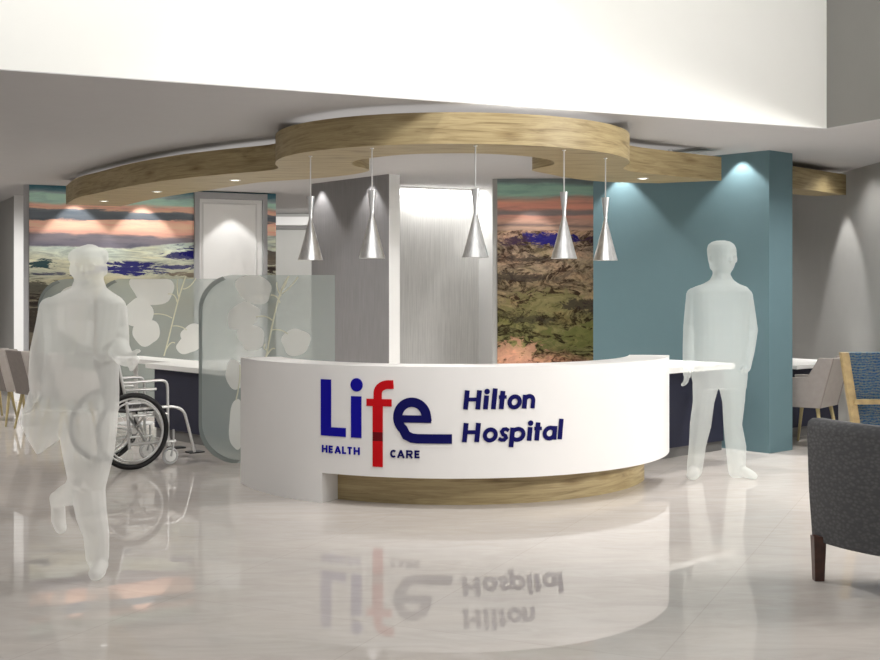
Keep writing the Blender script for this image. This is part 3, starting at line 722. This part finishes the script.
for s in (-1,1):
    y=s*(HW-.035)
    part('back_post','silver_tube',[bend([(-.20,y,.945),(-.11,y,.93),(-.02,y,.52),(.0,y,.16)],.04)])
    part('hand_grip','grey_grip',[[(-.27,y,.95),(-.13,y,.938)]],.019)
    part('armrest','silver_tube',[bend([(-.06,y,.72),(.30,y,.73),(.345,y,.70),(.35,y,.16)],.06), [(-.05,y,.66),(.24,y,.655)]])
    part('leg_rest','silver_tube',[bend([(-.02,y,.49),(.40,y,.50),(.50,y,.46),(.60,y,.09)],.07)])
    part('side_rail','silver_tube',[[(.0,y,.20),(.42,y,.20)],[(.02,y,.44),(.34,y,.44)],[(.22,y,.47),(.37,y,.17)]])
    part('caster_fork','grey_plastic',[[(.40,y,.30),(.40,y,.17),(.37,y+.02,.075)],[(.40,y,.17),(.37,y-.02,.075)]],.009)
    t=MB(); t.tube([(.37+.065*math.cos(2*PI*k/28),y,.075+.065*math.sin(2*PI*k/28)) for k in range(28)],.0095,8,closed=True)
    cw_=t.build('caster_wheel','grey_plastic',wc,smooth=True)
    t=MB(); t.tube([(.37,y-.012,.075),(.37,y+.012,.075)],.050,20); t.build('caster_hub','white_solid',cw_)
    t=MB(); t.box((.56,y-.02*s-.085 if s>0 else y+.0,.075),(.70,y if s>0 else y+.085+.02,.088)); t.build('footplate','black_metal',wc,bevel=.004)
yy=HW-.035
part('cross_brace','silver_tube',[[(.15,-yy,.20),(.15,yy,.46)],[(.17,yy,.20),(.17,-yy,.46)],[(0,-yy,.319),(0,yy,.319)]],.010)
part('back_bar','silver_tube',[[(-.085,-yy,.80),(-.085,yy,.80)]],.009)
rings=[]
for k in range(9):
    tt=k/8; z=.50+.42*tt; xb=-.015-.10*tt; row=[]
    for j in range(9):
        v=-1+2*j/8; row.append(Vector((xb-.035*(1-v*v)+.0,v*(yy-.002),z-(.03*(1-v*v) if k==8 else 0))))
    rings.append(row+[q+Vector((-.012,0,0)) for q in row[::-1]])
t=MB(); t.loft(rings); t.build('backrest','black_fabric',wc,smooth=True,sharp=50)
t=MB(); rings=[]
for k in range(7):
    x=.0+.40*k/6; row=[Vector((x,v*(yy-.005),.485-.02*(1-v*v))) for v in [-1+2*j/8 for j in range(9)]]; rings.append(row+[q+Vector((0,0,-.014)) for q in row[::-1]])
t.loft(rings); t.build('seat','black_fabric',wc,smooth=True,sharp=50)

# ------------------------------------------------------------------ frosted glass screens with orchid print
def screen(x0,x1,Y,ztop,zbot,rt,rb,label,motif=True,round_bottom=True):
    root=empty('glass_screen',((x0+x1)/2,Y,0)); tag(root,label,'glass screen','frosted screens with an orchid print')
    def outline(d=0):
        P=[]
        a,b=x0+d,x1-d; zt=ztop-d; zb=zbot+d
        P+=[(b,zb),(b,zt)]
        P+=[(a+rt-rt*math.sin(rd(t)), zt-rt+rt*math.cos(rd(t))) for t in range(0,91,9)]
        if round_bottom: P+=[(a+rb-rb*math.cos(rd(t)), zb+rb-rb*math.sin(rd(t))) for t in range(0,91,9)]
        else: P+=[(a,zb)]
        return P
    t=MB(); P=outline(.0); n=len(P); th=.010
    vs=[(x,Y,z) for x,z in P]+[(x,Y+th,z) for x,z in P]
    t.add(vs,[list(range(n)),[n+i for i in range(n)][::-1]]); 
    g=world_part(t,'glass_pane','frosted_glass',root)
    t=MB(); Q=outline(-.002); Q2=outline(.026)                       # polished edge running round the left side
    m=[i for i in range(4,len(Q))]
    for i,j in zip(m,m[1:]):
        t.add([(Q[i][0],Y-.004,Q[i][1]),(Q[j][0],Y-.004,Q[j][1]),(Q2[j][0],Y-.004,Q2[j][1]),(Q2[i][0],Y-.004,Q2[i][1]),
               (Q[i][0],Y+.014,Q[i][1]),(Q[j][0],Y+.014,Q[j][1]),(Q2[j][0],Y+.014,Q2[j][1]),(Q2[i][0],Y+.014,Q2[i][1])],
              [(0,1,2,3),(7,6,5,4),(0,4,5,1),(3,2,6,7)])
    Qn=len(Q)
    keep=MB(); keep.v=t.v; keep.f=t.f; keep.uv=t.uv
    if True: world_part(keep,'polished_edge','glass_edge',root)
    if motif:
        k=(ztop-.0)/1.63; ox=x0
        def blob(cx_,cz_,pts):
            mb=MB(); n=36; V=[]
            for i in range(n):
                a=2*PI*i/n; rr=1+.05*math.sin(3*a+cx_*9)+.04*math.sin(5*a+cz_*7)
                V.append((ox+cx_+pts[0]*rr*math.cos(a)*math.cos(pts[2])-pts[1]*rr*math.sin(a)*math.sin(pts[2]), Y-.0015, cz_+pts[0]*rr*math.cos(a)*math.sin(pts[2])+pts[1]*rr*math.sin(a)*math.cos(pts[2])))
            V2=[(a_,Y-.0005,c_) for a_,b_,c_ in V]
            V=[(min(max(a_,x0),x1),b_,min(max(c_,zbot),ztop-.002)) for a_,b_,c_ in V]; V2=[(min(max(a_,x0),x1),b_,min(max(c_,zbot),ztop-.002)) for a_,b_,c_ in V2]
            mb.add(V+V2,[list(range(n)),[n+i for i in range(n)][::-1]]+[[i,(i+1)%n,n+(i+1)%n,n+i] for i in range(n)])
            world_part(mb,'petal_print','print_petal',root)
        for b_ in motif['blobs']: blob(b_[0],b_[1],b_[2:])
        mb=MB()
        for i,ln in enumerate(motif['stems']):
            pts=[(ox+a_,Y-.003,c_) for a_,c_ in bez_line(ln)]; mb.tube(pts,.0085 if i==0 else .0065,6)
        world_part(mb,'stem_print','print_stem',root)
    return root
def bez_line(ln,n=10):
    if len(ln)==2: return ln
    out=[]
    for i in range(n+1):
        q=bez([Vector(a) for a in ln],i/n); out.append((q.x,q.y))
    return out
# motif measured on the front screen (metres from its left edge / floor)
def px3(x,y,Y=10.4,x0=199): return ((x-x0)/F*Y, E-(y-HY)/F*Y)
mot=dict(blobs=[(*px3(254,289),.16,.125,-.4),(*px3(243,316),.15,.11,.5),(*px3(251,337),.125,.11,-.7),(*px3(296,342),.125,.118,.3),(*px3(236,375),.09,.13,.2),(*px3(237,425),.07,.22,.0)],
         stems=[[px3(266,358),px3(270,335),px3(276,305),px3(280,288),px3(289,276)],[px3(281,296),px3(276,288),px3(277,282)],[px3(281,294),px3(290,289),px3(298,277)],[px3(282,290),px3(286,285),px3(288,277)],
                [px3(273,321),px3(266,314),px3(256,317)],[px3(280,303),px3(278,295),px3(271,295)],[px3(272,330),px3(280,328),px3(288,334)],[px3(266,357),px3(272,346),px3(275,349)],[px3(268,350),px3(262,350),px3(265,344)],[px3(236,400),px3(241,380),px3(240,365)]])
X=lambda px,Y:(px-440)/F*Y
screen(X(199,10.4),X(335,10.4),10.4,1.63,.0,.30,.33,'frosted glass screen with pale orchid print, front one beside the reception desk',mot)
mot2=dict(blobs=[((x-97)/F*13.95, E-(y-HY)/F*13.95,a*1.0,b*1.0,c) for x,y,a,b,c in ((152,288,.26,.19,-.3),(139,313,.17,.17,.4),(146,332,.16,.16,-.6),(193,333,.15,.10,.3),(188,345,.14,.10,.3))],
          stems=[[((x-97)/F*13.95, E-(y-HY)/F*13.95) for x,y in l] for l in ([(164,356),(170,335),(175,310),(180,292),(186,276)],[(179,298),(176,288),(178,279)],[(183,289),(190,289),(196,278)],[(172,318),(164,313),(154,314)],[(177,302),(176,293),(168,294)],[(173,326),(180,325),(187,330)],[(165,352),(170,340),(175,343)])])
mot1=dict(blobs=[((x-38)/F*14.2, E-(y-HY)/F*14.2,a,b,c) for x,y,a,b,c in ((75,300,.22,.17,.2),(70,318,.18,.20,.4),(84,331,.17,.15,-.6))],
          stems=[[((x-38)/F*14.2, E-(y-HY)/F*14.2) for x,y in l] for l in ([(72,356),(78,335),(80,310),(90,285)],[(80,320),(70,316),(62,322)])])
screen(X(97,13.95),X(237,13.95),13.95,1.63,.02,.30,.01,'frosted glass screen with pale orchid print behind the worktop, middle of the three',mot2,False)
screen(X(38,14.25),X(94,14.25),14.25,1.63,.02,.34,.01,'frosted glass screen farthest to the left, behind the tub chairs',mot1,False)

# ------------------------------------------------------------------ people (one continuous surface each)
def ell(c,a,b,n=20,pw=1.0):
    return [Vector((c.x+a*math.copysign(abs(math.cos(2*PI*k/n))**pw,math.cos(2*PI*k/n)), c.y+b*math.copysign(abs(math.sin(2*PI*k/n))**pw,math.sin(2*PI*k/n)), c.z)) for k in range(n)]
def chain(mb,pts,n=14):
    """limb: (point, radius) list with rounded ends"""
    P=[Vector(p) for p,_ in pts]; R=[r_ for _,r_ in pts]
    d0=(P[0]-P[1]).normalized(); d1=(P[-1]-P[-2]).normalized()
    PP=[P[0]+d0*R[0]*.75,P[0]+d0*R[0]*.4]; RR=[R[0]*.45,R[0]*.85]
    for i in range(len(P)):
        PP.append(P[i]); RR.append(R[i])
        if i<len(P)-1:
            PP.append(P[i].lerp(P[i+1],.5)); RR.append((R[i]+R[i+1])/2)
    PP+=[P[-1]+d1*R[-1]*.4,P[-1]+d1*R[-1]*.75]; RR+=[R[-1]*.85,R[-1]*.45]
    mb.tube(PP,RR,n)
def sphere(mb,c,rx,ry,rz,n=16):
    rings=[]
    for i in range(1,n):
        t=PI*i/n; rings.append([Vector((c[0]+rx*math.sin(t)*math.cos(2*PI*k/n),c[1]+ry*math.sin(t)*math.sin(2*PI*k/n),c[2]+rz*math.cos(t))) for k in range(n)])
    mb.loft(rings)
def hand(mb,wrist,dirv,side,sc=1.0,curl=.5):
    """palm plus four fingers and a thumb; dirv = finger direction, side = direction of the thumb side"""
    d=Vector(dirv).normalized(); s=Vector(side); s=(s-d*s.dot(d)).normalized(); n=d.cross(s)
    W=Vector(wrist)
    chain(mb,[(W,.026*sc),(W+d*.05*sc,.028*sc)])
    for k,(o,ln) in enumerate(((.030,.072),(.011,.080),(-.009,.075),(-.028,.060))):
        b=W+d*.075*sc+s*o*sc; chain(mb,[(W+d*.02*sc+s*o*.6*sc,.013*sc),(b,.0115*sc)],8)
        p1=b+(d*.9+n*curl*.5).normalized()*ln*.45*sc; p2=p1+(d*.6+n*curl).normalized()*ln*.32*sc; p3=p2+(d*.3+n*curl*1.3).normalized()*ln*.25*sc
        chain(mb,[(b,.0105*sc),(p1,.0100*sc),(p2,.0092*sc),(p3,.0082*sc)],8)
    t0=W+d*.022*sc+s*.024*sc; t1=t0+(d*.6+s*.8).normalized()*.042*sc; t2=t1+(d*.85+s*.35+n*.3).normalized()*.034*sc
    chain(mb,[(t0,.015*sc),(t1,.012*sc),(t2,.0095*sc)],8)
def head(mb,top,chin,w_,Y,face=-1,turn=0.0):
    """skull, jaw, nose, brow, ears; top/chin are world points, w_ = half width"""
    top=Vector(top); chin=Vector(chin); h=(top-chin).length; c=top.lerp(chin,.5); c.y=Y
    R=Matrix.Rotation(turn,3,'Z'); 
    def T(v): return c+R@Vector(v)
    secs=[(.50,.30,.35,.06),(.46,.66,.72,.05),(.38,.90,.98,.04),(.25,1.0,1.10,.02),(.08,1.0,1.08,0),(-.08,.97,1.02,-.005),(-.20,.88,.94,-.01),(-.32,.74,.82,-.02),(-.42,.56,.66,-.035),(-.49,.34,.40,-.05)]
    rings=[]
    for z,a,b,yo in secs:
        cc=Vector((0,-face*yo*h,z*h)); rings.append([T(q) for q in ell(cc,a*w_,b*w_*1.12,20)])
    mb.loft(rings)
    f=face*w_*1.12
    sphere(mb,T((0,f*1.0,-.05*h)),.012,.020,.034,10); sphere(mb,T((0,f*1.08,-.10*h)),.015,.016,.012,10)      # nose
    sphere(mb,T((-.03,f*.93,.06*h)),.028,.016,.010,10); sphere(mb,T((.03,f*.93,.06*h)),.028,.016,.010,10)     # brow
    sphere(mb,T((-.031,f*.93,.0)),.015,.013,.011,10); sphere(mb,T((.031,f*.93,.0)),.015,.013,.011,10)         # eyes
    sphere(mb,T((0,f*.90,-.225*h)),.026,.015,.008,10); sphere(mb,T((0,f*.88,-.26*h)),.022,.015,.008,10)       # lips
    for s in (-1,1): sphere(mb,T((s*w_*.99,.008,-.04*h)),.011,.018,.032,10)                                 # ears
def shoe(mb,heel,toe,w_,h_=.05):
    heel=Vector(heel); toe=Vector(toe); d=(toe-heel); L_=d.length; d=d.normalized()
    up=Vector((0,0,1)); 
    if abs(d.z)>.8: up=Vector((0,1,0))
    sd=d.cross(up).normalized(); up=sd.cross(d).normalized(); rings=[]
    for t,a,b in ((0,.5,.7),(.06,.8,1.0),(.3,.85,1.15),(.55,.95,.95),(.8,1.0,.7),(.94,.75,.5),(1.0,.4,.3)):
        c=heel+d*L_*t+up*h_*b*.5
        rings.append([c+sd*w_*a*math.cos(2*PI*k/16)+up*h_*b*.5*math.sin(2*PI*k/16) for k in range(16)])
    mb.loft(rings)
def person(name,mb,mat,label,base,voxel=.008):
    me_o=mb.build(name,mat); bpy.context.view_layer.update()
    md_=me_o.modifiers.new('r','REMESH'); md_.mode='VOXEL'; md_.voxel_size=voxel; md_.use_smooth_shade=True
    sm=me_o.modifiers.new('s','SMOOTH'); sm.factor=.5; sm.iterations=4
    dg=bpy.context.evaluated_depsgraph_get(); dg.update(); ev=me_o.evaluated_get(dg)
    me=bpy.data.meshes.new_from_object(ev); me_o.modifiers.clear()
    for v in me.vertices: v.co-=Vector(base)
    me_o.data=me; me_o.location=base
    if not me.materials: me.materials.append(MT[mat])
    for p_ in me.polygons: p_.use_smooth=True
    tag(me_o,label,'person'); return me_o
# --- man at the right counter, seen from the front
Yr=9.62
def R_(px,py,dy=0.0): return at(px,py,Yr+dy)
def torso_rings(rows,Y,fn,pw=.8):
    rr=[]
    for xl,xr,y,dep,*o in rows:
        dy=o[0] if o else 0
        a=fn(xl,y,dy); b=fn(xr,y,dy); rr.append(ell((a+b)/2,(b.x-a.x)/2,dep/2,28,pw))
    return rr
mb=MB()
mb.loft(torso_rings([(712,731,276,.12),(710,733,280,.14),(703,739,284,.17),(694,747,287,.20),(690,750,291,.23),(690,750,300,.25),(691,749,315,.26),(692,748,335,.25),(691,748,352,.26),(691,747.5,368,.27),(692,747,378,.26),(694,746,388,.25)],Yr,R_))
head(mb,R_(722,240.5),R_(722,275),.108,Yr,-1,.35)
sphere(mb,R_(721.5,253,.02),.112,.125,.100); sphere(mb,R_(735.5,259,.02),.014,.03,.034); sphere(mb,R_(713,265,.03),.028,.05,.045)                    # hair
chain(mb,[(R_(721.5,283),.075),(R_(721.5,268),.070)])
chain(mb,[(R_(694,294),.062),(R_(690.5,326,.01),.058),(R_(688.5,350,-.03),.047),(R_(687.5,370,-.06),.040)])
hand(mb,R_(686.5,369,-.06),(-.03,-.2,-1),(.3,-1,0),1.0,.5)
chain(mb,[(R_(745,295),.062),(R_(751,330,.02),.056),(R_(748.5,352,-.04),.048),(R_(745,368,-.07),.045)])
hand(mb,R_(744.5,364,-.08),(-.35,-.1,-1),(-.3,-1,0),.9,.9)
for pts in ([(705.5,386,.104),(703.5,402,.085),(700.5,425,.085),(697.5,445,.068),(695.5,462,.066),(694.5,472,.060)],
            [(732.5,386,.108),(733.5,402,.089),(732.8,425,.074),(736,447,.082),(736.5,462,.074),(736.5,472,.066)]):
    chain(mb,[(R_(x_,y_),r_) for x_,y_,r_ in pts])
shoe(mb,(R_(695.5,479).x,Yr+.04,.005),(R_(687,479).x,Yr-.20,.005),.052,.085)
shoe(mb,(R_(737,479).x,Yr+.04,.005),(R_(750,479).x,Yr-.16,.005),.055,.085)
person('person',mb,'ghost_pale','translucent pale person in a jacket standing at the side counter, hand by the pocket',(R_(719,479).x,Yr,0))
# --- man walking in the left foreground
Yl=6.30
def Q_(px,py,dy=0.0): return at(px,py,Yl+dy)
mb=MB()
mb.loft(torso_rings([(74,104,282,.13),(72,106,288,.15),(60,113,293,.19),(50,121,298,.23),(44,125,303,.25),(44,124,318,.26),(46,121,335,.26),(47,118,352,.26),(44,118,372,.27),(40,118.5,390,.28),(33,118,408,.29)],Yl,Q_,.85))
# open coat skirts: flared and swinging
def flap(rows):
    mb.loft([ell((Q_(a,y,dy)+Q_(b,y,dy))/2,(Q_(b,y,dy).x-Q_(a,y,dy).x)/2,dep/2,24,.8) for a,b,y,dep,dy in rows])
flap([(46,117,360,.24,0),(30,118.5,392,.26,.02),(24,118.5,410,.26,.03),(22,112,424,.24,.05),(28.5,62,438,.16,.06),(35.5,44,450,.09,.06),(37.5,40,454,.06,.06)])
flap([(60,118,400,.24,0),(60,116,430,.24,0),(64,113,455,.22,0),(68,108,475,.19,0),(71,105,487,.17,0)])
head(mb,Q_(88.5,247),Q_(88,289),.089,Yl,-1,.1)
for hx,hy,hr in ((88,259,.094),(80,257,.062),(99,255,.050),(90,253,.060),(104,259,.026)): sphere(mb,Q_(hx,hy,.01),hr,hr*1.05,hr*.78,14)
for s_,x_ in ((-1,76.5),(1,100)): sphere(mb,Q_(x_,270,.02),.025,.05,.05)
chain(mb,[(Q_(89.5,296),.085),(Q_(89,278),.075)])
chain(mb,[(Q_(51,307),.062),(Q_(47,326,.02),.060),(Q_(41,352,.0),.058),(Q_(38,378,-.04),.050),(Q_(38,392,-.06),.042)])
hand(mb,Q_(38,390,-.06),(-.1,-.3,-1),(.4,-1,0),1.0,.6)
chain(mb,[(Q_(115,308),.062),(Q_(117,328,.02),.062),(Q_(118,347,-.02),.060),(Q_(124,357,-.14),.048),(Q_(127,359,-.20),.040)])
hand(mb,Q_(126,357,-.20),(.62,-.55,-.35),(.45,.1,1),1.0,.8)
# front (standing) leg, rear leg with lifted heel
chain(mb,[(Q_(90,462),.088),(Q_(88,490),.090),(Q_(91.5,515,-.02),.080),(Q_(96.5,535,-.01),.067),(Q_(97.3,552,0),.062),(Q_(97.3,558,0),.060)])
chain(mb,[(Q_(89,455,.02),.085),(Q_(85,480,-.02),.088),(Q_(76,492,.10),.072),(Q_(64,496,.30),.056),(Q_(57.5,500,.36),.046)])
shoe(mb,(Q_(99,570).x,Yl+.06,.008),(Q_(104,577).x,Yl-.16,.008),.045,.09)
chain(mb,[(Q_(97.5,556,0),.062),(Q_(98.5,566,.02),.046)])
chain(mb,[(Q_(56.5,497,.38),.040),(Q_(58,506,.38),.040),(Q_(58.5,520,.38),.040),(Q_(61,529,.36),.032)])
person('person',mb,'ghost_white','translucent white person in a long open coat walking in the left foreground',(Q_(97,577).x,Yl,0),.0075)

# ------------------------------------------------------------------ light
sc=bpy.context.scene
wd=bpy.data.worlds.new('world'); sc.world=wd; wd.use_nodes=True
bg=wd.node_tree.nodes['Background']; bg.inputs[0].default_value=(1,.985,.965,1); bg.inputs[1].default_value=.50
def spot(loc,target,power,ang,blend=.25,size=.02,col=(1,.98,.95),lin=True):
    l=bpy.data.lights.new('spot','SPOT'); l.energy=power; l.spot_size=rd(ang); l.spot_blend=blend; l.shadow_soft_size=size; l.color=col
    if lin:                                  # softened fall-off of a wide reflector lamp
        l.use_nodes=True; nt=l.node_tree; em=[n for n in nt.nodes if n.type=='EMISSION'][0]
        fo=nt.nodes.new('ShaderNodeLightFalloff'); fo.inputs['Strength'].default_value=1.0; nt.links.new(fo.outputs['Linear'],em.inputs['Strength'])
    o=bpy.data.objects.new('spot_light',l); C.objects.link(o); o.location=loc
    o.rotation_euler=(Vector(target)-Vector(loc)).to_track_quat('-Z','Y').to_euler(); return o
def area(loc,target,power,sx,sy,col=(1,.98,.95),spread=180):
    l=bpy.data.lights.new('area','AREA'); l.shape='RECTANGLE'; l.size=sx; l.size_y=sy; l.energy=power; l.color=col
    l.spread=rd(spread)
    o=bpy.data.objects.new('area_light',l); C.objects.link(o); o.location=loc
    o.rotation_euler=(Vector(target)-Vector(loc)).to_track_quat('-Z','Y').to_euler(); return o
def scallop(px,A,d,off,power,ang=88,zt=H-.02,drop=2.3,blend=.35):
    """wall-washing downlight in the ceiling, 'off' metres in front of the wall line A + d*t"""
    p=on_line(px,Vector(A[:2]),Vector(d[:2])); dd_=Vector(d[:2]).normalized(); n=Vector((dd_.y,-dd_.x))
    if n.y>0: n=-n
    q=p+n*off; return spot((q.x,q.y,zt),(q.x,q.y,zt-drop),power,ang,blend)
scallop(75,mA,md,.22,36); scallop(142,mA,md,.22,36); scallop(230,mA,md,.32,30,80)
scallop(322,(g1.x,g1.y),gd,.09,62,92,blend=.6); scallop(372,(g1.x,g1.y),gd,.09,62,92,blend=.6)
spot((-5.5,15.0,2.0),(-5.68,16.25,1.4),34,110,.8); spot((-.45,12.75,2.4),(e0.x,e0.y,1.3),8,70,.8)  # added spots that brighten the two white end strips
spot((-1.9,18.2,2.6),(-2.2,20.2,1.2),60,120,.8)  # added spot that brightens the far corridor
scallop(486,t2,Vector((.458,-.97)),.07,20,60)
scallop(530,(.607,13.88),Vector((1.343,-.14)),.30,26,80)
scallop(622,b0,bd,.13,60,100); scallop(742,b0,bd,.09,60,104)
scallop(847,(4.33,16.5),Vector((.17,-8.5)),.30,60,66)
q=t1.lerp(t2,.5); td=(t2-t1).normalized(); wash=area((q.x+td.y*.09,q.y-td.x*.09,H-.012),(q.x+td.y*.09,q.y-td.x*.09,0),12,1.05,.03)
wash.rotation_euler=(0,0,math.atan2(td.y,td.x))
# added wide spots under the ceiling for ambient fill, without fixtures
for x_,y_,p_ in ((-6.5,13.5,130),(-4.8,11.4,45),(-3.2,13.3,40),(-2.7,10.4,22),(-1.6,12.6,50),(.3,11.6,50),(1.0,13.0,30),(2.3,9.7,26),(3.8,10.4,80),(4.1,12.2,40),(-1.6,17.5,60),(-6.5,18.5,50),(3.0,15.6,40)):
    spot((x_,y_,H-.01),(x_,y_,0),p_,150,.8,.08)
# void: wash on the white upper wall, spot on the floor before the desk
q=uw(-3.6,.45); q2=uw(-3.6,.0); spot((q[0],q[1],4.35),(q2[0],q2[1],2.2),46,110,.35,.05)
q=uw(-5,3.5); q2=uw(-4.0,0); area((q[0],q[1],6.2),(q2[0],q2[1],4.0),75,7,1.2,spread=80)
spot((.0,7.4,6.2),(.0,8.0,0),45,30,.9,.15)
# key light from the right
area((6.3,6.2,3.0),(1.4,9.0,.6),760,1.8,1.6)
sc.view_settings.view_transform='Standard'; sc.view_settings.look='None'; sc.view_settings.exposure=.14; sc.view_settings.gamma=1
sc.view_settings.use_curve_mapping=False
